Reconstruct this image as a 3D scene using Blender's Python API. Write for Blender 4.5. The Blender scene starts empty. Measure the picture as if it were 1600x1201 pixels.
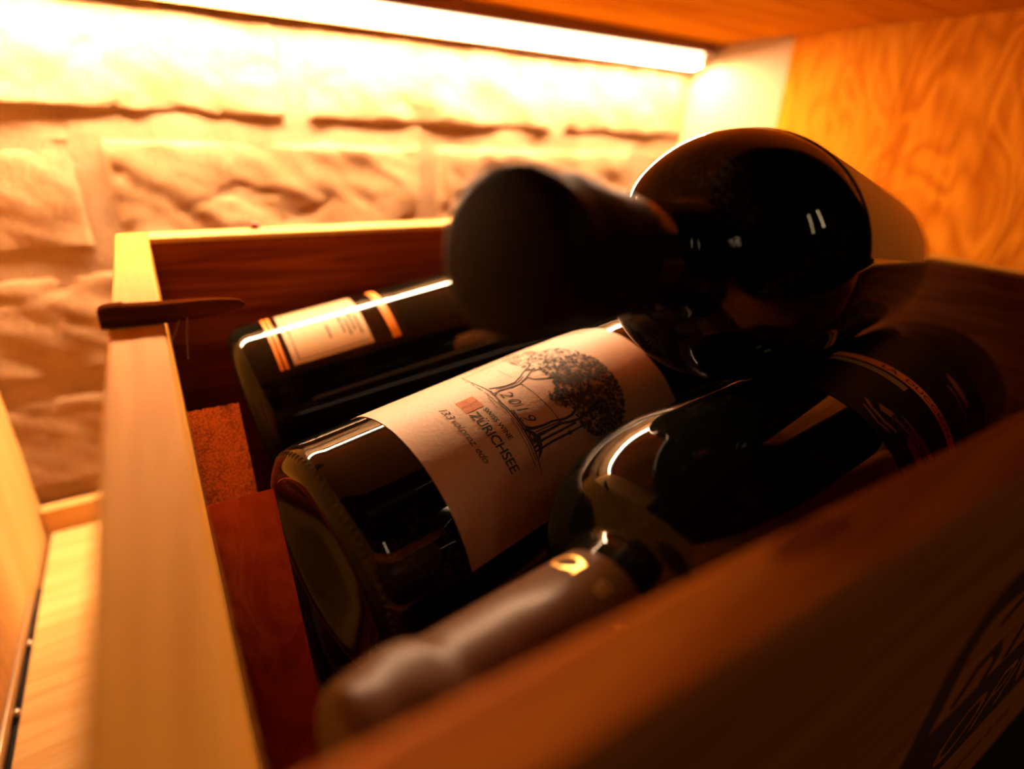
import bpy, bmesh, math, random
from mathutils import Vector, Matrix, noise
random.seed(7)
SC = bpy.context.scene
COL = SC.collection
PI = math.pi
rad = math.radians
# Dimensions below are in millimetres, measured from the lens centre (x right along the brick wall, y into the wall, z up).
ZS = 233.0                       # the shelf board lies 233 mm below the lens
def M3(p): return Vector((p[0]*.001, p[1]*.001, (p[2]+ZS)*.001))

# ------------------------------------------------------------------ camera, world, lamps, exposure
YAW, PITCH, ROLL, FPX = 0.572517, 0.4195025, -0.0444585, 884.58
fwd = Vector((math.sin(YAW)*math.cos(PITCH), math.cos(YAW)*math.cos(PITCH), -math.sin(PITCH)))
rgt = Vector((math.cos(YAW), -math.sin(YAW), 0)); dwn = fwd.cross(rgt)
r2 = math.cos(ROLL)*rgt + math.sin(ROLL)*dwn
d2 = -math.sin(ROLL)*rgt + math.cos(ROLL)*dwn
cd = bpy.data.cameras.new('camera'); cam = bpy.data.objects.new('camera', cd); COL.objects.link(cam)
m = Matrix((r2, -d2, -fwd)).transposed().to_4x4(); m.translation = M3((0, 0, 0)); cam.matrix_world = m
cd.sensor_width = 36; cd.lens = FPX*36/1600; cd.clip_start = .004; cd.clip_end = 60
cd.dof.use_dof = True; cd.dof.focus_distance = .176; cd.dof.aperture_fstop = 4.0
SC.camera = cam
SC.view_settings.view_transform = 'Standard'; SC.view_settings.look = 'None'
SC.view_settings.gamma = 1; SC.view_settings.exposure = 0; SC.view_settings.use_curve_mapping = False
SC.cycles.max_bounces = 8; SC.cycles.diffuse_bounces = 5; SC.cycles.glossy_bounces = 4
w = bpy.data.worlds.new('dim_room'); SC.world = w; w.use_nodes = True
w.node_tree.nodes['Background'].inputs[0].default_value = (1, .46, .16, 1)
w.node_tree.nodes['Background'].inputs[1].default_value = .002
LED_COLOR, LED_STRENGTH = (1, .60, .33, 1), 500.0
def room_lamp(name, loc, sx, sy, power, target=(200, 120, -60)):   # lamps of the room behind the photographer
    l = bpy.data.lights.new(name, 'AREA'); l.shape = 'RECTANGLE'; l.size = sx; l.size_y = sy
    l.energy = power; l.color = (1, .70, .36)
    o = bpy.data.objects.new(name, l); COL.objects.link(o); o.location = M3(loc)
    o.rotation_euler = (M3(target)-o.location).to_track_quat('-Z', 'Y').to_euler(); o['kind'] = 'helper'
room_lamp('room_lamp', (600, -1500, 1060), .045, .45, 2.0)
room_lamp('room_lamp', (1300, -1420, 1150), .045, .45, 2.4)

# ------------------------------------------------------------------ materials
def mat(name):
    m = bpy.data.materials.new(name); m.use_nodes = True
    nt = m.node_tree; b = nt.nodes['Principled BSDF']
    return m, nt, b
def N(nt, t, **k):
    n = nt.nodes.new(t)
    for a, v in k.items():
        if a in n.inputs.keys(): n.inputs[a].default_value = v
        else: setattr(n, a, v)
    return n
ALB = .55                        # surfaces of the niche are matt and on the dark side; the strip light is strong
def ramp(nt, stops):
    r = nt.nodes.new('ShaderNodeValToRGB'); e = r.color_ramp.elements
    while len(e) < len(stops): e.new(.5)
    for x, (p, c) in zip(e, stops): x.position = p; x.color = (c[0]*ALB, c[1]*ALB, c[2]*ALB, 1)
    return r
def plain(name, c, rough=.5, metal=0, spec=.5, coat=0):
    m, nt, b = mat(name); b.inputs['Base Color'].default_value = (c[0]*ALB, c[1]*ALB, c[2]*ALB, 1) if not metal else (*c, 1); b.inputs['Roughness'].default_value = rough
    b.inputs['Metallic'].default_value = metal; b.inputs['Specular IOR Level'].default_value = spec
    b.inputs['Coat Weight'].default_value = coat
    return m
def wood(name, light, dark, axis='x', scale=1.0, rough=.55, swirl=1.5, bump=.15, knots=False, ior=1.12):
    m, nt, b = mat(name); L = nt.links
    tc = N(nt, 'ShaderNodeTexCoord'); mp = N(nt, 'ShaderNodeMapping')
    st = {'x': (4, 60, 60), 'y': (60, 4, 60), 'z': (60, 60, 4)}[axis]
    mp.inputs['Scale'].default_value = [v*scale for v in st]
    L.new(tc.outputs['Object'], mp.inputs['Vector'])
    n1 = N(nt, 'ShaderNodeTexNoise', Scale=1.0, Detail=3.0, Distortion=swirl); L.new(mp.outputs[0], n1.inputs['Vector'])
    mp2 = N(nt, 'ShaderNodeMapping'); st2 = {'x': (18, 900, 900), 'y': (900, 18, 900), 'z': (900, 900, 18)}[axis]
    mp2.inputs['Scale'].default_value = [v*scale for v in st2]; L.new(tc.outputs['Object'], mp2.inputs['Vector'])
    n2 = N(nt, 'ShaderNodeTexNoise', Scale=1.0, Detail=2.0); L.new(mp2.outputs[0], n2.inputs['Vector'])
    mul = N(nt, 'ShaderNodeMath', operation='MULTIPLY'); mul.inputs[1].default_value = 4.0; L.new(n1.outputs[0], mul.inputs[0])
    fr = N(nt, 'ShaderNodeMath', operation='PINGPONG'); fr.inputs[1].default_value = .5; L.new(mul.outputs[0], fr.inputs[0])
    ad = N(nt, 'ShaderNodeMath', operation='MULTIPLY_ADD'); ad.inputs[1].default_value = .35; L.new(n2.outputs[0], ad.inputs[0]); L.new(fr.outputs[0], ad.inputs[2])
    src = ad.outputs[0]
    if knots:
        mp3 = N(nt, 'ShaderNodeMapping'); mp3.inputs['Scale'].default_value = (22, 24, 11); L.new(tc.outputs['Object'], mp3.inputs['Vector'])
        ns = N(nt, 'ShaderNodeTexNoise', Scale=1.0, Detail=1.5, Distortion=1.3); L.new(mp3.outputs[0], ns.inputs['Vector'])
        mm = N(nt, 'ShaderNodeMath', operation='MULTIPLY'); mm.inputs[1].default_value = 8.0; L.new(ns.outputs[0], mm.inputs[0])
        pp = N(nt, 'ShaderNodeMath', operation='PINGPONG'); pp.inputs[1].default_value = .5; L.new(mm.outputs[0], pp.inputs[0])
        a2 = N(nt, 'ShaderNodeMath', operation='MULTIPLY_ADD'); a2.inputs[1].default_value = .8; L.new(pp.outputs[0], a2.inputs[0])
        h = N(nt, 'ShaderNodeMath', operation='MULTIPLY'); h.inputs[1].default_value = .5; L.new(src, h.inputs[0]); L.new(h.outputs[0], a2.inputs[2])
        src = a2.outputs[0]
    r = ramp(nt, [(.12, light), (.75, dark)]); L.new(src, r.inputs[0]); L.new(r.outputs[0], b.inputs['Base Color'])
    b.inputs['Roughness'].default_value = rough; b.inputs['IOR'].default_value = ior
    bp = N(nt, 'ShaderNodeBump', Strength=bump, Distance=.0004); L.new(ad.outputs[0], bp.inputs['Height']); L.new(bp.outputs[0], b.inputs['Normal'])
    return m
W_CRATE_Y = wood('crate_pine_along_depth', (1.0, .49, .070), (.84, .36, .036), 'y', rough=.6)
W_CRATE_X = wood('crate_pine_along_width', (.85, .25, .022), (.58, .13, .010), 'x', rough=.6)
W_RIM_LIT = wood('crate_pine_lit_rim', (.95, .62, .22), (.85, .48, .14), 'x', rough=.6)  # paler than the other boards: light on the back rim put into the colour
W_BACK_SHADE = wood('crate_pine_streaked_shaded', (.32, .075, .011), (.14, .024, .003), 'x', rough=.6)  # streaky grain, darkened and reddened for the shade on the back board's inner face
W_RIGHT_SHADE = wood('crate_pine_shaded_along_depth', (.42, .12, .022), (.26, .06, .008), 'y', rough=.6)  # darker, redder copy of the crate wood: shade inside the right board as colour
W_PANEL = wood('oak_panel_upright', (.95, .33, .018), (.50, .12, .005), 'z', scale=.8, rough=.5, knots=True, ior=1.0)
W_PANEL2 = wood('oak_panel_upright_light', (1.0, .40, .026), (.68, .21, .010), 'z', scale=.7, rough=.5, knots=True, ior=1.0)
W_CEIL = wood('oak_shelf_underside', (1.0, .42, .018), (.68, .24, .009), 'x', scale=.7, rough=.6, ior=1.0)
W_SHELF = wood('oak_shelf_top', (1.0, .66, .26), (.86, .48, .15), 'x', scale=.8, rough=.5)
W_LEFT = wood('oak_panel_left', (1.0, .60, .20), (.85, .46, .13), 'z', scale=.6, rough=.5)
W_SLAT = wood('slat_red_pine', (1.0, .19, .035), (.70, .10, .016), 'z', scale=1.2, rough=.6)
W_DARK = wood('dark_stained_splinter', (.20, .050, .010), (.06, .014, .004), 'x', rough=.7, ior=1.0)
KNOT = plain('pine_knot', (.36, .07, .012), .7, spec=.1)
PALE = plain('pale_strip_paint', (.58, .38, .17), .6)
def endgrain():
    m, nt, b = mat('rough_sawn_end_grain'); L = nt.links
    tc = N(nt, 'ShaderNodeTexCoord')
    v = N(nt, 'ShaderNodeTexVoronoi', Scale=1500.0); L.new(tc.outputs['Object'], v.inputs['Vector'])
    n = N(nt, 'ShaderNodeTexNoise', Scale=160.0, Detail=6.0); L.new(tc.outputs['Object'], n.inputs['Vector'])
    a = N(nt, 'ShaderNodeMath', operation='MULTIPLY'); L.new(v.outputs['Distance'], a.inputs[0]); L.new(n.outputs[0], a.inputs[1])
    r = ramp(nt, [(.06, (.30, .06, .018)), (.3, (1.2, .40, .11))]); L.new(a.outputs[0], r.inputs[0]); L.new(r.outputs[0], b.inputs['Base Color'])
    bp = N(nt, 'ShaderNodeBump', Strength=.8, Distance=.0006); L.new(a.outputs[0], bp.inputs['Height']); L.new(bp.outputs[0], b.inputs['Normal'])
    b.inputs['Roughness'].default_value = .8; return m
W_END = endgrain()
def brickmat(name, c1, c2):
    m, nt, b = mat(name); L = nt.links
    tc = N(nt, 'ShaderNodeTexCoord')
    n = N(nt, 'ShaderNodeTexNoise', Scale=28.0, Detail=8.0, Roughness=.65); L.new(tc.outputs['Object'], n.inputs['Vector'])
    r = ramp(nt, [(.35, c1), (.65, c2)]); L.new(n.outputs[0], r.inputs[0]); L.new(r.outputs[0], b.inputs['Base Color'])
    n2 = N(nt, 'ShaderNodeTexNoise', Scale=300.0, Detail=5.0, Roughness=.7); L.new(tc.outputs['Object'], n2.inputs['Vector'])
    bp = N(nt, 'ShaderNodeBump', Strength=.55, Distance=.0016); L.new(n2.outputs[0], bp.inputs['Height']); L.new(bp.outputs[0], b.inputs['Normal'])
    b.inputs['Roughness'].default_value = .9; b.inputs['Specular IOR Level'].default_value = .1; return m
BRICK = brickmat('old_buff_brick', (.40, .24, .11), (.56, .38, .21))
MORTAR = brickmat('lime_mortar', (.42, .27, .14), (.56, .39, .23))
def glassmat(name, c, dust=.1):
    m, nt, b = mat(name); L = nt.links
    tc = N(nt, 'ShaderNodeTexCoord')
    n = N(nt, 'ShaderNodeTexNoise', Scale=900.0, Detail=3.0, Roughness=.8); L.new(tc.outputs['Object'], n.inputs['Vector'])
    n2 = N(nt, 'ShaderNodeTexNoise', Scale=40.0, Detail=3.0); L.new(tc.outputs['Object'], n2.inputs['Vector'])
    mu = N(nt, 'ShaderNodeMath', operation='MULTIPLY'); L.new(n.outputs[0], mu.inputs[0]); L.new(n2.outputs[0], mu.inputs[1])
    r = ramp(nt, [(.31, c), (.50, (c[0]+dust, c[1]+dust*.72, c[2]+dust*.42))]); L.new(mu.outputs[0], r.inputs[0]); L.new(r.outputs[0], b.inputs['Base Color'])
    b.inputs['Roughness'].default_value = .035; b.inputs['IOR'].default_value = 1.5; b.inputs['Specular IOR Level'].default_value = .25
    n3 = N(nt, 'ShaderNodeTexNoise', Scale=22.0, Detail=1.0); L.new(tc.outputs['Object'], n3.inputs['Vector'])
    bp = N(nt, 'ShaderNodeBump', Strength=.12, Distance=.0005); L.new(n3.outputs[0], bp.inputs['Height']); L.new(bp.outputs[0], b.inputs['Normal'])
    return m
GLASS = glassmat('dark_bottle_glass', (.004, .005, .003), .07)
GLASS2 = glassmat('dark_green_bottle_glass', (.004, .007, .004), .04)
def papermat(name, c1, c2, rough=.55):
    m, nt, b = mat(name); L = nt.links
    tc = N(nt, 'ShaderNodeTexCoord')
    n = N(nt, 'ShaderNodeTexNoise', Scale=700.0, Detail=4.0, Roughness=.7); L.new(tc.outputs['Object'], n.inputs['Vector'])
    r = ramp(nt, [(.3, c1), (.7, c2)]); L.new(n.outputs[0], r.inputs[0]); L.new(r.outputs[0], b.inputs['Base Color'])
    bp = N(nt, 'ShaderNodeBump', Strength=.35, Distance=.00025); L.new(n.outputs[0], bp.inputs['Height']); L.new(bp.outputs[0], b.inputs['Normal'])
    b.inputs['Roughness'].default_value = rough; b.inputs['Specular IOR Level'].default_value = .35; return m
PAPER = papermat('laid_cream_paper', (.52, .325, .185), (.60, .39, .23))
PAPER_OLD = papermat('cream_label_paper', (.72, .52, .30), (.80, .62, .40))
PAPER_DIM = papermat('grey_green_paper', (.5, .5, .34), (.7, .7, .5))
PAPER_BROWN = papermat('brown_kraft_label', (1.55, .50, .085), (1.7, .68, .15), .38)
PAPER_BLACK = plain('black_label_paper', (.008, .006, .005), .55, spec=.25)
PAPER_GLOSSY = papermat('varnished_cream_label', (.70, .45, .19), (.80, .54, .25)); PAPER_GLOSSY.node_tree.nodes['Principled BSDF'].inputs['Coat Weight'].default_value = 1; PAPER_GLOSSY.node_tree.nodes['Principled BSDF'].inputs['Coat Roughness'].default_value = .06
BLACK_GLOSSY = plain('varnished_black_label', (.004, .004, .003), .08, spec=.5)
ORANGE_GLOSSY = plain('varnished_orange_print', (1.1, .33, .012), .4, spec=.2, coat=.3)
PAPER_DARK = plain('matt_black_label', (.004, .003, .003), .6, spec=.12)
INK = plain('black_ink', (.025, .016, .012), .7, spec=.2)
INK_SOFT = plain('dark_brown_ink', (.10, .055, .03), .7, spec=.2)
INK_RED = plain('orange_red_ink', (.55, .13, .03), .7, spec=.2)
INK_RED2 = plain('orange_ink_pale', (.66, .24, .08), .7, spec=.2)
GOLD = plain('gold_foil', (.90, .50, .12), .32, metal=.9)
ORANGE = plain('orange_gold_print', (.95, .36, .035), .35, metal=.4)
BAND = plain('orange_paper_band', (1.75, .36, .03), .6, spec=.2)
BAND_PALE = plain('tan_paper_band', (.7, .30, .09), .7, spec=.2)
CAP_RED = plain('dark_red_capsule', (.010, .0015, .0015), .5, spec=.08)
CAP_GREEN = plain('satin_black_green_capsule', (.10, .038, .006), .38, spec=.13)
BURN = plain('burnt_brand_brown', (.16, .045, .016), .75, spec=.15)
METAL = plain('brushed_steel_rail', (.70, .60, .48), .28, metal=1)
HOUSING = plain('lamp_profile', (.25, .11, .03), .5)
NAIL = plain('rusty_nail', (.12, .03, .01), .4, metal=.6)
WEB = plain('cobweb_thread', (.5, .3, .15), .7)
BLACKGAP = plain('dark_gap', (.01, .006, .004), .9)
m_, nt_, b_ = mat('led_diffuser'); LEDMAT = m_
b_.inputs['Base Color'].default_value = (.8, .7, .5, 1); b_.inputs['Emission Color'].default_value = LED_COLOR; b_.inputs['Emission Strength'].default_value = LED_STRENGTH

m_, nt_, b_ = mat('led_diffuser_side'); LEDSIDE = m_
b_.inputs['Base Color'].default_value = (.8, .7, .5, 1); b_.inputs['Emission Color'].default_value = LED_COLOR; b_.inputs['Emission Strength'].default_value = 7.0

# ------------------------------------------------------------------ object helpers
def base(name, at, label=None, cat=None, group=None, kind=None):
    o = bpy.data.objects.new(name, None); COL.objects.link(o); o.location = M3(at); o.empty_display_size = .01
    for k, v in (('label', label), ('category', cat), ('group', group), ('kind', kind)):
        if v: o[k] = v
    return o
def link(name, me, mat_, parent=None, at=None, smooth=False, label=None, cat=None, kind=None):
    """me holds world millimetres; becomes one object whose origin is its parent's (or at)."""
    if parent is not None:
        q = parent
        org = Vector((0, 0, 0))
        while q is not None: org += q.location; q = q.parent
    else: org = M3(at or (0, 0, -ZS))
    for v in me.vertices: v.co = M3(v.co)-org
    if mat_: me.materials.append(mat_)
    if smooth:
        for p in me.polygons: p.use_smooth = True
    o = bpy.data.objects.new(name, me); COL.objects.link(o)
    if parent is not None: o.parent = parent
    else: o.location = org
    for k, v in (('label', label), ('category', cat), ('kind', kind)):
        if v: o[k] = v
    return o
def me_from(vs, fs, name='m'):
    me = bpy.data.meshes.new(name); me.from_pydata([tuple(v) for v in vs], [], fs); me.update(); return me
def bm_me(bm, name='m'):
    bmesh.ops.recalc_face_normals(bm, faces=bm.faces)
    me = bpy.data.meshes.new(name); bm.to_mesh(me); bm.free(); return me
def add_box(bm, x0, x1, y0, y1, z0, z1):
    g = bmesh.ops.create_cube(bm, size=1)['verts']
    for v in g: v.co = Vector((x0+(v.co.x+.5)*(x1-x0), y0+(v.co.y+.5)*(y1-y0), z0+(v.co.z+.5)*(z1-z0)))
    return g
def box(x0, x1, y0, y1, z0, z1, bev=.8, seg=2):
    bm = bmesh.new(); add_box(bm, x0, x1, y0, y1, z0, z1)
    if bev: bmesh.ops.bevel(bm, geom=bm.edges[:], offset=bev, segments=seg, affect='EDGES', profile=.5)
    return bm_me(bm)

# ------------------------------------------------------------------ the niche: back wall of bricks, shelf boards, panels
WY = 388.0
XL, XR, ZC, YF = -87.0, 415.0, 70.5, 112.0     # the crate stands proud of the front edge of the niche (YF)
wall = link('wall_back', box(XL-20, XR+20, WY+1.3, WY+40, -260, ZC+15, 0), MORTAR, at=(160, WY, -ZS), kind='structure')
wall['label'] = 'rough buff brick wall behind the crate, lit from above'
def brick(x0, x1, z0, z1, seed):
    nx = max(6, int((x1-x0)/3.2)); nz = 22
    vs = []; fs = []
    cx, cz = (x0+x1)/2, (z0+z1)/2
    for j in range(nz+1):
        for i in range(nx+1):
            u, v = i/nx, j/nz
            x = x0+(x1-x0)*u; z = z0+(z1-z0)*v
            p = Vector((x*.03+seed*3.1, z*.03, seed))
            ed = min(u*(x1-x0), (1-u)*(x1-x0), v*(z1-z0)*1.0, (1-v)*(z1-z0))
            rnd = noise.noise(Vector((x*.09+seed, z*.09, 5.)))
            e2_ = min(u*(x1-x0), (1-u)*(x1-x0), v*(z1-z0)); e3_ = (1-v)*(z1-z0)
            drop = 4.2*max(0, 1-e2_/(4.0+3*rnd))**2 + 1.3*max(0, 1-e3_/9.)**2
            da, db = x*.82-z*.57, x*.57+z*.82           # chisel marks run down to the right
            y = WY+drop - 1.2*noise.noise(p) - 1.5*noise.noise(Vector((da*.016, db*.075, seed*2.3))) - .8*noise.noise(Vector((da*.05, db*.19, seed*4.1))) - .3*noise.noise(p*7.7)
            # ledges: flakes chipped off the split face in slanting lines
            fl = noise.noise(Vector((x*.016+seed*7, z*.05+x*.010, 2.)))
            y -= 2.2*max(0., fl)
            cr = noise.noise(Vector((x*.013+z*.006+seed*3, z*.045-x*.012, seed*1.7)))
            y += 1.9*max(0., 1-abs(cr)/.07)*max(0., min(1., .5+2*noise.noise(Vector((x*.02, z*.03, seed+4.)))))*min(1., ed/6.)
            y -= 2.2*math.exp(-((v-.09)/.085)**2)*max(-.1, .22+1.3*noise.noise(Vector((x*.03, seed*2., 1.))))
            if j in (0, nz) or i in (0, nx): y = WY+6
            zz = z + (1.5*noise.noise(Vector((x*.05, seed*5.+v*.2, 9.)))+1.3*noise.noise(Vector((x*.19, seed*3., 2.))) if j < 3 or j > nz-3 else 0)
            vs.append((x, y, zz))
    for j in range(nz):
        for i in range(nx):
            a = j*(nx+1)+i; fs.append((a, a+1, a+nx+2, a+nx+1))
    me = me_from(vs, fs); return me
sd = 1
for r, (zt, off) in enumerate(((140, 76-193), (70, -20-193), (0, -20-96.5-193), (-70, -20-193), (-140, -20-96.5-193), (-210, -20-193))):
    off = {0: -20-193, 1: 88-386, 2: -20-193, 3: 76-386, 4: -20-193, 5: 76-386}[r]
    zt -= 5.5; zb = zt-70
    for k in range(5):
        a, b = off+k*193+4.5, off+(k+1)*193-4.5
        a, b = max(a, XL-12), min(b, XR+12)
        zt2 = min(zt-4.5, ZC+8)
        if b-a < 15 or zt2-(zb+4.5) < 8: continue
        link('brick', brick(a, b, zb+4.5, zt2, sd), BRICK, wall, smooth=True); sd += 1
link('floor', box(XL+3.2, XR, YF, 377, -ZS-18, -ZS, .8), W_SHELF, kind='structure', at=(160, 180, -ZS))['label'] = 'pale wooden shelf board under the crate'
link('trim_1', box(XL+1, XR, 378.5, 386, -ZS-18, -ZS+15, .6), W_SHELF, kind='structure', at=(160, 380, -ZS))['label'] = 'narrow wooden strip along the back of the shelf'
link('wall_left', box(XL-18, XL, YF, WY+6, -ZS-18, ZC+18, .5), W_LEFT, kind='structure', at=(XL, 180, -ZS))['label'] = 'bright wooden side panel left of the crate'
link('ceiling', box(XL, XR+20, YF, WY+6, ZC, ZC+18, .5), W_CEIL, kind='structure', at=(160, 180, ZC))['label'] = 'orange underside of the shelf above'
wr = link('wall_right', box(XR+5, XR+20, YF, WY+6, -ZS-18, ZC, 0), W_PANEL, kind='structure', at=(XR, 180, -ZS))
wr['label'] = 'orange wooden side panel with swirling grain right of the crate'
for i, (ya, yb, mt) in enumerate(((YF, 132, W_PANEL), (132.2, 212, W_PANEL), (212.2, 294, W_PANEL2))):
    link('board', box(XR, XR+5, ya, yb, -ZS, ZC, .25, 1), mt, wr)
link('trim_2', box(XR+2, XR+5, 294.4, WY+5, -ZS, ZC, .2, 1), PALE, kind='structure', at=(XR, 340, -ZS))['label'] = 'pale upright strip between side panel and brick wall'

# lamp: corner profile with a slanted diffuser under the upper shelf
lamp = base('strip_light', (160, 372, ZC), 'slim glowing light strip fixed under the upper shelf along the brick wall', 'light')
def extrude_x(pts, x0, x1):
    n = len(pts); vs = [(x0, y, z) for y, z in pts]+[(x1, y, z) for y, z in pts]
    fs = [(i, (i+1) % n, n+(i+1) % n, n+i) for i in range(n)]+[tuple(range(n))[::-1], tuple(range(n, 2*n))]
    bm = bmesh.new(); bv = [bm.verts.new(v) for v in vs]
    for f in fs: bm.faces.new([bv[i] for i in f])
    return bm_me(bm)
link('housing', extrude_x([(356, 62.8), (356, ZC), (381, ZC), (381, 54), (377.6, 52.4), (377, 54), (368, 64.2)], XL+1, 407), HOUSING, lamp)
link('diffuser', extrude_x([(367.6, 55.4), (376.6, 53.5), (377, 55), (368.4, 56.8)], XL+1.5, 406), LEDMAT, lamp)
link('diffuser_side', extrude_x([(366.4, 63.9), (367.5, 55.5), (368.3, 56.8), (368.2, 63.9)], XL+1.5, 406), LEDSIDE, lamp, label='frosted front side of the light strip')
link('end_cap', extrude_x([(356, 62.6), (356, ZC), (381.3, ZC), (381.3, 52.4), (376, 52.8), (371.5, 54), (368.2, 57)], 407, 408.5), HOUSING, lamp)

# steel runner in the gap at the foot of the left panel
rail = base('metal_rail', (XL, 200, -ZS), 'thin steel rail at the foot of the left side panel', 'rail')
link('rail_strip', box(XL+.1, XL+1.6, YF+2, 312, -ZS+1.2, -ZS+7.5, .4), METAL, rail)
link('gap_shade', box(XL+.05, XL+3.1, YF+2, 330, -ZS-16, -ZS-3, 0), BLACKGAP, rail, label='dark strip for the shade in the gap')  # black strip painting the shade down between panel and shelf
def dome(cx, cy, cz, r, axis, n=16, h=.6):
    bm = bmesh.new(); bmesh.ops.create_uvsphere(bm, u_segments=n, v_segments=8, radius=r)
    for v in bm.verts:
        c = v.co.copy(); c[axis] *= h; v.co = c+Vector((cx, cy, cz))
    return bm_me(bm)
for y in (284, 243): link('screw', dome(XL+2.4, y, -ZS+.6, 1.5, 0, h=.8), METAL, rail, smooth=True)

# ------------------------------------------------------------------ wooden wine crate
X0, X1, Y0, Y1, ZR, ZB = -1.0, 331.0, 33.4, 297.5, -49.0, -222.0
T = 12.3
crate = base('wine_crate', (165, 165, -ZS), 'open pale pine wine crate standing on the shelf, filled with bottles', 'crate')
def board(name, x0, x1, y0, y1, z0, z1, mt, bev=1.0): return link(name, box(x0, x1, y0, y1, z0, z1, bev, 3), mt, crate)
board('left_board', X0-T, X0, Y0-T+.6, Y1+15.5, -ZS, ZR, W_CRATE_Y)
rightb = board('right_board', X1, X1+T, Y0-T+.6, Y1+15.5, -ZS, ZR-2.2, W_RIGHT_SHADE, .5)
link('lit_rim', box(X1+.1, X1+T, Y0-T+.6, Y1+15.5, ZR-2.2, ZR, .7, 2), W_CRATE_Y, rightb, label='pale strip added for the lit rim of the right board')  # added strip; keeps the lit edge bright above the shade-coloured board
backb = board('back_board', X0-.1, X1+.1, Y1, Y1+15.3, -ZS, ZR-2.6, W_BACK_SHADE, .5)
link('lit_rim', box(X0, X1, Y1+.2, Y1+15.3, ZR-2.6, ZR, .8, 2), W_RIM_LIT, backb, label='pale strip added for the lit rim of the back board')  # added strip; carries the lit edge that the darkened back board lacks
front = board('front_board', X0-.1, X1+.1, Y0-T+.6, Y0, -ZS, ZR, W_CRATE_X, 1.6)
board('bottom_board', X0, X1, Y0, Y1, -ZS, ZB, W_CRATE_X, .3)
kp = [(70+9*math.cos(2*PI*k/20)*(1+.12*math.sin(3*k)), 30.2+2.4*math.sin(2*PI*k/20)) for k in range(20)]
link('knot', me_from([(x, y, ZR+.04) for x, y in kp], [tuple(range(20))]), KNOT, front, label='dark oval knot')
link('nail', dome(44.5, 309, ZR+.6, 2.4, 2, h=1.3), NAIL, crate, smooth=True)

# flat print: text outlines and polygons laid out in millimetres, then put on a plane or round a bottle
def text2d(body, size, shear=0., offset=0., spacing=1., align='LEFT', extr=None):
    cu = bpy.data.curves.new('t', 'FONT'); cu.body = body; cu.size = size; cu.shear = shear; cu.offset = offset
    cu.space_character = spacing; cu.align_x = align; cu.resolution_u = 3
    o = bpy.data.objects.new('t', cu); COL.objects.link(o)
    dg = bpy.context.evaluated_depsgraph_get(); me = bpy.data.meshes.new_from_object(o.evaluated_get(dg))
    vs = [(v.co.x, v.co.y) for v in me.vertices]; fs = [tuple(p.vertices) for p in me.polygons]
    bpy.data.objects.remove(o); bpy.data.curves.remove(cu); bpy.data.meshes.remove(me)
    return vs, fs
def stroke2d(pts, wd, closed=False):
    vs = []; fs = []; n = len(pts)
    for i, (x, y) in enumerate(pts):
        a = pts[max(0, i-1)]; b = pts[min(n-1, i+1)]
        if closed: a = pts[(i-1) % n]; b = pts[(i+1) % n]
        dx, dy = b[0]-a[0], b[1]-a[1]; l = math.hypot(dx, dy) or 1
        ww = wd[i] if isinstance(wd, (list, tuple)) else wd
        vs += [(x-dy/l*ww/2, y+dx/l*ww/2), (x+dy/l*ww/2, y-dx/l*ww/2)]
    for i in range(n if closed else n-1):
        j = (i+1) % n; fs.append((2*i, 2*i+1, 2*j+1, 2*j))
    return vs, fs
def poly2d(pts): return list(pts), [tuple(range(len(pts)))]
def merge2d(*items):
    vs = []; fs = []
    for v, f in items:
        k = len(vs); vs += list(v); fs += [tuple(i+k for i in q) for q in f]
    return vs, fs
def shift2d(it, dx, dy): return [(x+dx, y+dy) for x, y in it[0]], it[1]
def on_front(it, y): return me_from([(x, y, z) for x, z in it[0]], it[1])
# branded emblem on the crate front
FY = Y0-T+.6
def rrect(x0, x1, z0, z1, r, n=6):
    p = []
    for cx, cz, a0 in ((x1-r, z1-r, 0), (x0+r, z1-r, 90), (x0+r, z0+r, 180), (x1-r, z0+r, 270)):
        for k in range(n+1):
            a = rad(a0+90*k/n); p.append((cx+r*math.cos(a), cz+r*math.sin(a)))
    return p
brand = merge2d(stroke2d(rrect(136, 322, -171, -90, 16), 11.5, True), poly2d([(141.5, -165), (316, -165), (316, -134), (141.5, -134)]),
                stroke2d([(152, -130), (158, -119), (168, -117), (174, -124), (172, -133)], 5), stroke2d([(186, -132), (190, -112), (204, -104), (214, -112), (208, -130)], 5),
                stroke2d([(158, -104), (172, -99), (190, -98)], 4), stroke2d([(224, -132), (228, -106), (246, -104)], 5))
br = link('brand_mark', on_front(brand, FY-.08), BURN, front, label='dark burnt emblem with a frame')
lt = text2d('OPN', 34, shear=.30, offset=.0, spacing=1.05)
link('brand_lettering', on_front(shift2d(lt, 160, -168), FY-.16), W_CRATE_X, front, label='bare wood letters in the dark emblem')
dots = merge2d(*[shift2d(poly2d([(-2.6, -2), (1, -2), (2.6, 2), (-1, 2)]), x, -201.5) for x in (199, 207, 214, 221, 228, 237, 246, 253)])
link('brand_marks_small', on_front(dots, FY-.08), BURN, front)

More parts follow.
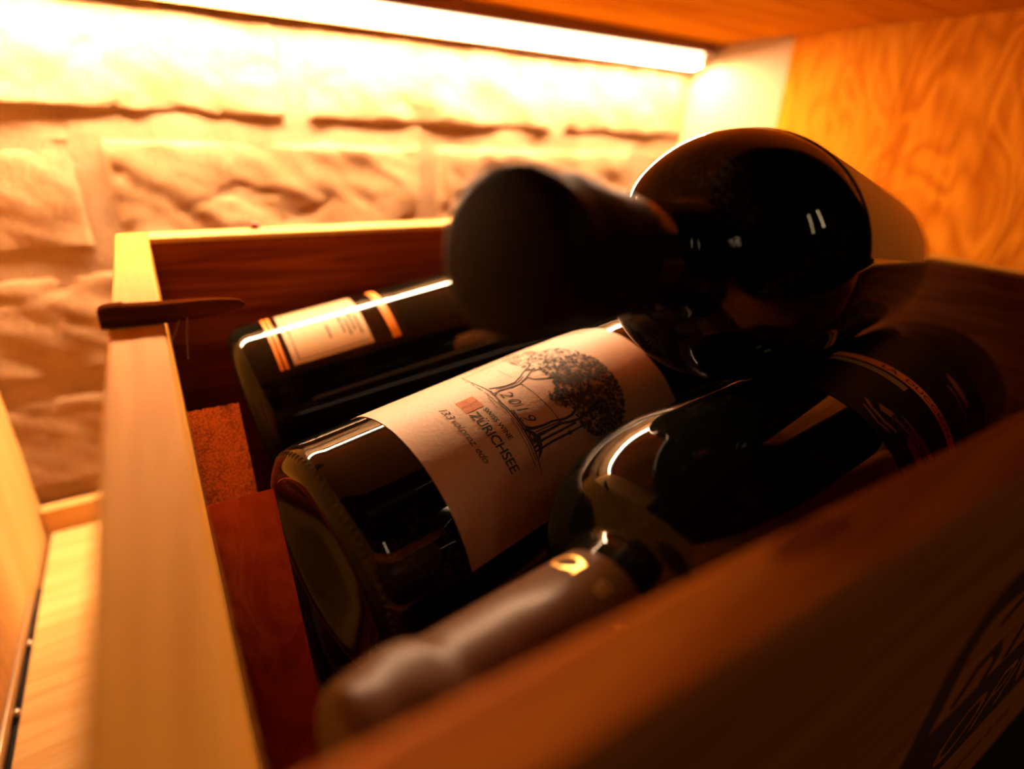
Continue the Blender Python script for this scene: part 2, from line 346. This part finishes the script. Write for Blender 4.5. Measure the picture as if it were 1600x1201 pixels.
# ------------------------------------------------------------------ two loose slats leaning in the left end of the crate
def slat(name, label, x0, x1, top_y, top_z, length, lean, th, mt, rough_top=False, group=None):
    dy, dz = -math.sin(lean), -math.cos(lean)           # down along the slat
    ny, nz = -math.cos(lean), math.sin(lean)            # its front normal, towards the camera
    bm = bmesh.new(); nx = 26 if rough_top else 4
    rows = [0, .6, 2, length*.5, length]
    grid = []
    for f in (0, 1):
        lay = []
        for j, s in enumerate(rows):
            row = []
            for i in range(nx+1):
                x = x0+(x1-x0)*i/nx
                jag = (0.45*noise.noise(Vector((x*2.1, 3., f)))+.5*noise.noise(Vector((x*.9, 8., f)))) if (rough_top and j == 0) else 0
                ss = s-jag
                row.append(bm.verts.new((x, top_y+dy*ss-ny*th*f, top_z+dz*ss-nz*th*f)))
            lay.append(row)
        grid.append(lay)
    for f in (0, 1):
        for j in range(len(rows)-1):
            for i in range(nx):
                q = [grid[f][j][i], grid[f][j][i+1], grid[f][j+1][i+1], grid[f][j+1][i]]
                bm.faces.new(q if f == 0 else q[::-1])
    for i in range(nx):
        bm.faces.new([grid[0][0][i], grid[1][0][i], grid[1][0][i+1], grid[0][0][i+1]])
        bm.faces.new([grid[0][-1][i], grid[0][-1][i+1], grid[1][-1][i+1], grid[1][-1][i]])
    for j in range(len(rows)-1):
        for i in (0, nx):
            bm.faces.new([grid[0][j][i], grid[0][j+1][i], grid[1][j+1][i], grid[1][j][i]])
    me = bm_me(bm)
    o = link(name, me, mt, at=((x0+x1)/2, top_y+dy*length, top_z+dz*length), label=label, cat='slat')
    return o
slat('wooden_slat', 'rough sawn slat with a torn top edge, behind the smooth red slat', X0+.6, 16, 206, -93, 140, rad(28), 8, W_END, True)
slat('wooden_slat', 'smooth red-brown slat leaning in front of the rough sawn slat', X0+.4, 17.2, 153.5, -98.5, 141, rad(33), 9, W_SLAT)

# dark splinter of wood across the left rim
spl = base('wood_splinter', (0, 168, ZR), 'dark tapering wood splinter lying across the left rim of the crate', 'splinter')
prof = [(-14.6, 166.3, 4.6, 5.2), (-13.2, 166.0, 5.4, 5.2), (-9.5, 165.9, 5.6, 5.4), (-8.8, 166.0, 5.2, 5), (-2, 165.6, 5.0, 5), (5, 164.6, 4.7, 4.4), (11, 163.8, 4.0, 3.6), (15, 163.2, 3.3, 2.6), (17.3, 162.9, 2.4, 1.8), (18.2, 162.9, 1.2, .9)]
bm = bmesh.new(); rings = []
for k, (x, y, h, d) in enumerate(prof):
    zc = ZR+.1+ (0 if x < -1 else (x+1)*.07)
    top = zc+h*.98
    zc = zc if x < -1 else zc+(5.0-h)*.45
    ring = [(x, y, zc), (x+.15, y-.25, zc+h*.5), (x, y, zc+h*.9), (x, y+.5, zc+h), (x, y+d, zc+h*.95), (x, y+d+.3, zc)]
    rings.append([bm.verts.new(Vector(c)+Vector((0, .15*noise.noise(Vector((k*1.3, i, 0))), .15*noise.noise(Vector((k*.9, i, 4)))))) for i, c in enumerate(ring)])
for a, b in zip(rings, rings[1:]):
    for i in range(6): bm.faces.new([a[i], a[(i+1) % 6], b[(i+1) % 6], b[i]])
bm.faces.new(rings[0][::-1]); bm.faces.new(rings[-1])
link('splinter_body', bm_me(bm), W_DARK, spl)
def tube(pts, r, n=6):
    vs = []; fs = []
    for i, p in enumerate(pts):
        p = Vector(p); a = Vector(pts[max(0, i-1)]); b = Vector(pts[min(len(pts)-1, i+1)]); t = (b-a).normalized()
        u = t.cross(Vector((.3, .9, .2))).normalized(); v = t.cross(u)
        for k in range(n): vs.append(p+r*(math.cos(2*PI*k/n)*u+math.sin(2*PI*k/n)*v))
    for i in range(len(pts)-1):
        for k in range(n): fs.append((i*n+k, i*n+(k+1) % n, (i+1)*n+(k+1) % n, (i+1)*n+k))
    return me_from(vs, fs)
for p in ([(4.5, 164.8, ZR+2.0), (3.4, 164, ZR-3), (2.6, 164, ZR-10)], [(3, 165, ZR+2), (1.2, 165, ZR-2), (-.4, 165.5, ZR-5)]):
    link('cobweb_thread', tube(p, .09), WEB, spl)

# ------------------------------------------------------------------ bottles
class Bottle:
    def __init__(s, name, label, b, az, el, R, flip=False, group=None):
        u = Vector((math.cos(rad(el))*math.cos(rad(az)), math.cos(rad(el))*math.sin(rad(az)), math.sin(rad(el))))
        s.u = -u if flip else u; s.b = Vector(b); s.R = R
        s.e1 = (Vector((0, 0, 1))-s.u*s.u.z).normalized(); s.e2 = s.u.cross(s.e1)
        s.root = base(name, b, label, 'bottle', group)
    def pt(s, sv, th, r): return s.b+s.u*sv+(s.e1*math.cos(th)+s.e2*math.sin(th))*r
    def lathe(s, name, prof, mt, seg=72, parent=None, label=None, ripple=None, smooth=True):
        vs = []; fs = []; n = len(prof)
        for sv, r in prof:
            for k in range(seg):
                th = 2*PI*k/seg
                rr = r+(ripple(sv, th) if ripple else 0)
                vs.append(s.pt(sv, th, rr))
        for i in range(n-1):
            for k in range(seg):
                a, b = i*seg+k, i*seg+(k+1) % seg; fs.append((a, a+seg, b+seg, b))
        if prof[0][1] < .5: pass
        me = me_from(vs, fs); bm = bmesh.new(); bm.from_mesh(me); bpy.data.meshes.remove(me)
        bmesh.ops.remove_doubles(bm, verts=bm.verts, dist=.002)
        return link(name, bm_me(bm), mt, parent or s.root, smooth=smooth, label=label)
    def wrap(s, name, it, th0, s0, mt, R=None, off=.3, flip=False, parent=None, label=None, kind=None):
        R = R or s.R; sg = -1 if flip else 1
        bm = bmesh.new(); bv = [bm.verts.new((x, y, 0)) for x, y in it[0]]
        for f in it[1]:
            try: bm.faces.new([bv[i] for i in f])
            except ValueError: pass
        if kind != 'stuff':
            xs = [x for x, _ in it[0]]; x = math.floor(min(xs))+1.37
            while x < max(xs):
                bmesh.ops.bisect_plane(bm, geom=bm.verts[:]+bm.edges[:]+bm.faces[:], plane_co=(x, 0, 0), plane_no=(1, 0, 0), dist=1e-5); x += 1.6
        for v in bm.verts: v.co = s.pt(s0+sg*v.co.y, th0+sg*v.co.x/R, R+off)
        me = bpy.data.meshes.new(name); bm.to_mesh(me); bm.free()
        return link(name, me, mt, parent or s.root, label=label, kind=kind)
    def sheet(s, name, s0, s1, t0, t1, mt, off=.2, R=None, label=None, parent=None, corner=0):
        R = R or s.R; nt = max(2, int(abs(t1-t0)/3)); vs = []; fs = []
        ns = 2
        for f, o in ((0, off), (1, .02)):
            for i in range(ns+1):
                for k in range(nt+1):
                    vs.append(s.pt(s0+(s1-s0)*i/ns, rad(t0+(t1-t0)*k/nt), R+o))
        W = nt+1; H = (ns+1)*W
        for i in range(ns):
            for k in range(nt): a = i*W+k; fs.append((a, a+1, a+W+1, a+W))   # outward: round the bottle x along it
        nf = len(fs)
        for a, b in [(k, k+1) for k in range(nt)]+[(ns*W+k+1, ns*W+k) for k in range(nt)]+[((i+1)*W, i*W) for i in range(ns)]+[(i*W+nt, (i+1)*W+nt) for i in range(ns)]:
            q = len(vs); vs += [vs[a], vs[b], vs[H+b], vs[H+a]]; fs.append((q, q+3, q+2, q+1))
        me = me_from(vs, fs); o = link(name, me, mt, parent or s.root, smooth=True, label=label)
        for i, p in enumerate(me.polygons): p.use_smooth = i < nf
        return o
def smooth_prof(p, step=.7, sig=2):
    out = [p[0]]
    for a, b in zip(p, p[1:]):
        l = math.hypot(b[0]-a[0], b[1]-a[1]); n = max(1, int(l/step))
        for k in range(1, n+1): out.append((a[0]+(b[0]-a[0])*k/n, a[1]+(b[1]-a[1])*k/n))
    res = []
    for i in range(len(out)):
        lo, hi = max(0, i-sig), min(len(out)-1, i+sig)
        if i < 3 or i > len(out)-4: res.append(out[i]); continue
        q = out[lo:hi+1]; res.append((sum(x for x, _ in q)/len(q), sum(y for _, y in q)/len(q)))
    keep = [res[0]]                                   # thin out the straight runs
    for i in range(1, len(res)-1):
        a, b, c = keep[-1], res[i], res[i+1]
        d1 = Vector((b[0]-a[0], b[1]-a[1])); d2_ = Vector((c[0]-b[0], c[1]-b[1]))
        if d1.length > 25 or (d1.length > 1e-6 and d2_.length > 1e-6 and abs(d1.angle(d2_)) > .02): keep.append(b)
    keep.append(res[-1]); return keep
def glass_profile(R, s1, s2, rn, send, p=2.4, heel=7):
    pr = [(14, 0.01), (13, 8), (9, 18), (3, 26), (.6, 29), (0, R-heel-.5)]
    for k in range(1, 9):
        a = PI/2*k/8; pr.append((heel-heel*math.cos(a), R-heel+heel*math.sin(a)))
    pr.append((s1, R))
    for k in range(1, 24):
        x = (k/24)**.8; pr.append((s1+(s2-s1)*x, rn+(R-rn)*(1-x**p)**(1/p)))
    pr += [(s2+.6, rn+1.2), (s2+3, rn+.3), (s2+8, rn), (send, rn)]
    return smooth_prof(pr, .8, 3)
# A: the bottle with the vineyard label
A = Bottle('wine_bottle', 'dark bottle with the large cream label showing a vine tree and lettering', (24.06, 137.08, -120.4), 10.99, 4.98, 38.06)
A.lathe('glass_body', glass_profile(38.06, 150, 200, 14.6, 262, 2.0), GLASS, 96)
A.lathe('capsule', smooth_prof([(262, 14.7), (262.1, 15), (292, 15), (293, 15.8), (300, 15.8), (301, 15), (301, 0.01)], 1, 1), CAP_RED, 40)
kn = []
for k in range(0, 96):
    th = 2*PI*k/96; kn.append((k, th))
vs = []; fs = []
for k, th in kn:
    i0 = len(vs)
    for ds, dt, dr in ((-1.3, -.018, 0), (1.3, -.018, 0), (1.3, .018, 0), (-1.3, .018, 0), (0, 0, .55)):
        vs.append(A.pt(3.1+ds*.8, th+dt, 36.1+ds*.85+dr))
    fs += [(i0, i0+1, i0+4), (i0+1, i0+2, i0+4), (i0+2, i0+3, i0+4), (i0+3, i0, i0+4)]
o = link('knurled_ring', me_from(vs, fs), GLASS, A.root); o['kind'] = 'stuff'
labA = A.sheet('label', 28, 130.8, -42, 78, PAPER, .25, label='cream paper label')
def A_(name, it, th, s0, mt, off=.34, label=None, kind=None): return A.wrap(name, it, rad(th), s0, mt, off=off, parent=labA, label=label, kind=kind)
A_('lettering', text2d('13.3 vol.proz. edo', 3.5, shear=.42, offset=.004, spacing=.93), 4.6, 44.2, INK)
A_('lettering', text2d('ZÜRICHSEE', 4.75, offset=.045, spacing=.93), 15.6, 50.6, INK)
A_('lettering', text2d('SWISS WINE', 2.4, offset=.045, spacing=1.0), 16.0, 56.0, INK)
A_('lettering', text2d('2019', 6.0, shear=.30, offset=-.035, spacing=1.25), 11.2, 65.2, INK)
R_ = 38.06
def deg(t): return rad(t)*R_                       # degrees round the bottle -> millimetres along the reading direction
sq = poly2d([(deg(5.6), 50.5), (deg(14.6), 50.5), (deg(14.6), 57.5), (deg(5.6), 57.5)])
A_('emblem', sq, 0, 0, INK_RED2, .32, label='small orange square')
em = []
for k in range(6):
    em.append(stroke2d([(deg(5.8+(8.6*q/6)), 51.2+k*1.05+.5*math.sin(q*1.1+k)+(.6*q/6)) for q in range(7)], .10))
em.append(stroke2d([(deg(10), 50.6), (deg(10.4), 54), (deg(9.6), 57.4)], .14)); em.append(stroke2d([(deg(5.8), 53.5), (deg(10), 54.2), (deg(14.4), 53.2)], .14))
A_('emblem_lines', merge2d(*em), 0, 0, INK_RED, .37)
# the drawing: ground line, two trunks, wire, stakes, leafy crown with grapes
art = []
def ln(pts, wd):
    P = [pts[0]]; Wd = wd if isinstance(wd, list) else [wd]*len(pts); W2 = [Wd[0]]
    for (a, b), wa, wb in zip(zip(pts, pts[1:]), Wd, Wd[1:]):
        n = max(1, int(max(abs(b[0]-a[0])/2.2, abs(b[1]-a[1])/2)))
        for k in range(1, n+1): P.append((a[0]+(b[0]-a[0])*k/n, a[1]+(b[1]-a[1])*k/n)); W2.append(wa+(wb-wa)*k/n)
    pts, wd = P, W2
    art.append(stroke2d([(deg(t), s_) for t, s_ in pts], wd))
ln([(-18, 65.2), (-12, 63.8), (-4, 63.2), (3, 63.6), (7, 63.9), (12, 63.5), (18, 63.1), (25, 63.2), (30, 63.0), (38, 62.6), (44, 62.2), (50, 61.4), (57, 60.4)], [.2, .25, .3, .3, .35, .4, .4, .7, .5, .6, .5, .35, .15])
ln([(8, 62.2), (16, 61.8), (22, 62.4), (29, 62.0)], .22); ln([(11, 61.2), (18, 60.6), (24, 61.4)], .18)
ln([(24, 64), (30, 63.7), (37, 63.6), (43, 62.6)], .5); ln([(27, 61.4), (35, 60.9), (44, 60.2), (52, 59.4)], .22); ln([(30, 62.2), (40, 61.6), (50, 60.6)], .25)
for k in range(34):
    t = random.uniform(23, 40); s_ = 63.4+random.uniform(-.2, .5); ln([(t, s_), (t+random.uniform(-.7, .7), s_+random.uniform(.5, 1.5))], .16)
for k in range(16):
    t = random.uniform(-10, 20); s_ = 62.8+random.uniform(-.8, .2); ln([(t, s_), (t+random.uniform(1, 4), s_+random.uniform(-.4, .1))], .13)
# first trunk: two outlines
ln([(5.5, 64.6), (6.6, 66.5), (8.5, 70), (8.8, 74), (6.6, 78), (4.2, 81), (2.2, 84.6), (-1, 88)], .42)
ln([(10.0, 64.2), (9.8, 67), (11, 71), (11.3, 75), (9.0, 79.5), (6.8, 82.5), (4.8, 86)], .5)
ln([(8, 66), (9.6, 71), (9.8, 75), (7.4, 79)], .25); ln([(9.0, 79.5), (12.5, 81), (15.6, 85.8), (17, 90)], .45); ln([(7.5, 64.2), (12, 63.4), (10, 65.5)], .5)
ln([(3.4, 82), (6.6, 85.4), (8.8, 91)], .4); ln([(0, 86), (-6, 90), (-10, 96)], .35)
# second trunk, thick and dark
ln([(34.5, 63.6), (36.4, 66), (37.4, 70), (37.6, 74), (39.4, 78.4), (39.4, 82), (37.4, 86), (34, 91), (30, 97)], [1.6, 1.1, .8, .7, .8, .9, 1.0, 1.2, .8])
ln([(42.0, 63), (40.4, 66.5), (40.6, 71), (40.5, 76), (42, 80), (42.8, 84), (41.8, 89), (40, 95)], [1.8, 1.2, .9, .9, .9, .8, 1, .8])
ln([(38.4, 64), (38.8, 70), (39.6, 77)], .35); ln([(44.6, 62.4), (43.2, 67), (43.4, 74), (43.6, 82)], .8)
ln([(46.4, 62), (46.0, 70), (46.4, 78), (46.4, 85)], [.5, .8, .7, .5]); ln([(36, 88), (31, 92), (25, 95)], .7); ln([(40, 90), (46, 95), (50, 98)], .6)
ln([(34, 62.4), (38, 64.6), (42, 65.4), (47, 64), (50, 61.8)], [.3, 1.4, 2.2, 1.2, .2])
# wire and stakes
ln([(-7, 75.6), (-2, 75.4), (5, 75.2)], .16); ln([(10.6, 75.2), (20, 75.8), (30, 76.2), (38.5, 76.5)], .3); ln([(-15, 64.6), (-16.5, 76), (-17, 86)], .28); ln([(45.4, 77.4), (47.4, 77.6)], 1.2)
A_('tree_drawing', merge2d(*art), 0, 0, INK, .345, label='printed line drawing of two vines')
leaves = []; soft = []
def inside(t, s_):
    # crown outline in (degrees, mm): dense in the lower right, open towards the top
    cx, cs = 22, 97
    a = ((t-24)/31.0)**2+((s_-97.5)/11.5)**2
    b = ((t-44)/13.0)**2+((s_-94)/10.5)**2
    c = ((t+6)/19.0)**2+((s_-90)/7.0)**2
    d = ((t-27)/9.0)**2+((s_-86)/6.5)**2
    return min(a, b, c, d)
k = 0
while k < 1800:
    t = random.uniform(-24, 58); s_ = random.uniform(79, 110.5)
    if t > 8 and t < 23 and s_ < 85: continue
    q = inside(t, s_)
    if q > 1 + .12*random.random(): continue
    dens = .35+.65*max(0, min(1, (t-2)/26.)) if s_ > 84 else .9
    dens *= .55+.75*max(0, noise.noise(Vector((t*.12, s_*.22, 3.)))+.4)
    if random.random() > dens: continue
    k += 1
    r0 = random.uniform(.30, .72); n = random.choice((5, 6, 7)); a0 = random.random()*6
    pts = [(deg(t)+r0*(1+.35*math.cos(3*(a0+2*PI*i/n)))*math.cos(a0+2*PI*i/n), s_+r0*(1+.35*math.cos(3*(a0+2*PI*i/n)))*math.sin(a0+2*PI*i/n)) for i in range(n)]
    if random.random() < .58: leaves.append(stroke2d(pts, random.uniform(.14, .24), True))
    else: leaves.append(poly2d(pts)) if t > 4 or random.random() < .25 else soft.append(stroke2d(pts, .16, True))
o = A_('leaf_drawing', merge2d(*leaves), 0, 0, INK, .36, kind='stuff')
if soft: o = A_('leaf_drawing_faint', merge2d(*soft), 0, 0, INK_SOFT, .355, kind='stuff')

# B: the bottle in front, neck towards the lower left
B = Bottle('wine_bottle', 'dark bottle along the front board, gold letters on capsule, orange band on label', (322.26, 115.10, -115.34), 10.67, -4.17, 38.03, flip=True)
B.lathe('glass_body', glass_profile(38.03, 214, 250, 14.4, 262, 2.4), GLASS, 96)
def wob(sv, th): return .12*math.sin(3*th+sv*.3)+.1*math.sin(7*th-sv*.5)
B.lathe('capsule', smooth_prof([(258.5, 14.45), (258.6, 14.8), (268, 14.9), (298, 14.6), (300, 14.7), (302, 16.2), (308, 16.3), (310, 15.3), (314, 15.2), (317, 14.6), (318, 12), (318.2, .01)], .8, 2), CAP_GREEN, 64, ripple=wob, label='satin dark green capsule')
labB = B.sheet('label', 62, 171, -120, 60, PAPER_DARK, .2, label='black paper label')
B.sheet('band', 116.5, 123.5, -100, 12, BAND, .3, parent=labB, label='orange paper band')
B.sheet('band', 126, 131, -28, 10, BAND_PALE, .3, parent=labB, label='narrow tan band')
B.wrap('lettering', text2d('LA  DUCCION  CONTROL', 4.9, offset=.05, spacing=1.0), rad(-11), 121.7, INK, off=.36, flip=True, parent=labB)
fig = merge2d(poly2d([(0, 0), (7, 1.5), (16, 5), (23, 4), (15, 1), (8, -1.5)]), poly2d([(2, -3), (11, -1.5), (22, 1), (20, -1), (10, -3.6)]), poly2d([(-6, -6), (-1, -4), (-1, -8), (-4, -10)]),
              stroke2d([(-9, -10), (-6, -13), (-1, -14), (3, -12)], 1.6), poly2d([(6, -6), (14, -4), (24, -5), (22, -9), (8, -11)]), stroke2d([(0, -6), (6, -5), (14, -2)], 1.), stroke2d([(-8, -15), (-2, -18), (2, -16)], 1.2))
B.wrap('figure_drawing', fig, rad(-35), 148, INK_RED, off=.3, flip=True, parent=labB)
scr = []
for row, s_ in enumerate((156, 152.5, 149)):
    x = row*3.
    for k in range(6):
        l = random.uniform(1.6, 3.4); scr.append(stroke2d([(x, -s_), (x+l*.3, -s_+.9), (x+l*.7, -s_-.6), (x+l, -s_+.5)], .35)); x += l+1.2
B.wrap('script_lines', merge2d(*scr), rad(-27), 0, INK_RED, off=.3, flip=True, parent=labB)
red = merge2d(poly2d([(0, 0), (5, 1), (14, 0), (15, -4), (6, -5), (2, -3)]), stroke2d([(4, -10), (9, -9), (13, -11), (18, -10)], 1.6))
B.wrap('red_print', red, rad(-32), 82, INK_RED, off=.3, flip=True, parent=labB)
cap = [o for o in B.root.children if o.name.startswith('capsule')][0]
ring = [(3.3*math.cos(2*PI*k/18), 2.5*math.sin(2*PI*k/18)) for k in range(18)]
gl = merge2d(stroke2d(ring, .8, True))
B.wrap('gold_letter', gl, rad(21.5), 265.6, GOLD, R=14.9, off=.25, parent=cap, label='gold letter O')
B.wrap('gold_letter', shift2d(text2d('I', 6.2, offset=.05), -.9, -2.2), rad(8), 266.2, GOLD, R=14.9, off=.25, flip=False, parent=cap, label='gold letter I')
B.wrap('gold_letter', shift2d(text2d('B', 5.6, offset=.05), -1.7, -2.2), rad(-17), 266.6, GOLD, R=14.9, off=.25, parent=cap, label='gold letter B')
B.wrap('gold_letter', shift2d(text2d('7', 5.6, offset=.03), -1.7, -2.2), rad(-44), 267.4, GOLD, R=14.9, off=.25, parent=cap, label='gold numeral 7')

# C: the bottle lying across the top, neck at the lens
C = Bottle('wine_bottle', 'dark bottle lying on top of the others, dark red capsule pointing out of the crate', (313.75, 161.76, -56.66), 17.48, -7.9, 36.0, flip=True)
C.lathe('glass_body', glass_profile(36.0, 173, 210, 12.6, 256, 2.4), GLASS, 96)
def wr_(sv, th): return .22*math.sin(4*th+sv*.5)+.18*math.sin(9*th+sv*.9) if sv > 258 and sv < 272 else 0
C.lathe('capsule', smooth_prof([(250, 12.7), (250.1, 12.95), (259, 13.0), (261, 13.9), (270, 14.1), (272, 13.6), (274, 13.5), (275.5, 14.4), (281, 14.3), (283, 13), (283.2, .01)], .7, 2), CAP_RED, 64, ripple=wr_, label='dark red crinkled capsule')
C.sheet('label', 33, 180, -80, 130, PAPER_BROWN, .25, label='brown paper label')

# D: at the back, black label with orange lines
D = Bottle('wine_bottle', 'dark bottle along the back board, black label with orange lines and cream panel', (24.31, 258.24, -122.11), -2.03, 9.33, 38.0)
D.lathe('glass_body', glass_profile(38.0, 190, 216, 14.5, 250), GLASS2, 96)
D.lathe('capsule', smooth_prof([(250, 14.6), (250.1, 14.9), (288, 14.9), (289, 15.6), (297, 15.6), (298, 15), (298, .01)], 1, 1), CAP_RED, 40)
labD = D.sheet('label', 15.5, 72.5, -60, 48, BLACK_GLOSSY, .15, label='black paper label')
for s0, s1 in ((16.6, 17.9), (18.7, 20.0), (65.6, 67.3), (67.6, 69.2)): D.sheet('line', s0, s1, -58, 46.5, ORANGE_GLOSSY, .22, parent=labD, label='orange gold line')
D.sheet('panel', 22.4, 56.8, -48, 45.4, PAPER_GLOSSY, .22, parent=labD, label='cream paper panel')
tx = []
for s_, a, b in ((40, 22, 33), (46.3, 14, 32), (48.6, 20, 36), (50.9, 12, 30), (53.2, 20, 37)):
    x = rad(a)*38
    while x < rad(b)*38:
        l = random.uniform(.8, 2.0); tx.append(poly2d([(x, s_), (x+l, s_), (x+l, s_+1.0), (x, s_+1.0)])); x += l+.45
tx.append(stroke2d([(rad(-30)*38, 25), (rad(43)*38, 25)], .45)); tx.append(stroke2d([(rad(43)*38, 25), (rad(43)*38, 55)], .3))
D.wrap('print_lines', merge2d(*tx), 0, 0, INK, off=.28, parent=labD)

# E: lower layer, seen between A and D
E_ = Bottle('wine_bottle', 'dark bottle low in the crate, below and between the cream label bottle and back bottle', (22, 190, -183.6), 0, 0, 38.0)
E_.lathe('glass_body', glass_profile(38.0, 190, 216, 14.5, 250), GLASS2, 72)
E_.lathe('capsule', smooth_prof([(250, 14.6), (250.1, 14.9), (288, 14.9), (289, 15.6), (297, 15.6), (298, 15), (298, .01)], 1, 1), CAP_RED, 40)
E_.sheet('label', 48, 150, -60, 60, PAPER_DIM, .2, label='grey green paper label')
E_.sheet('stripe', 30, 38, -60, 60, PAPER_DIM, .2, label='grey green stripe')
bpy.context.view_layer.update()
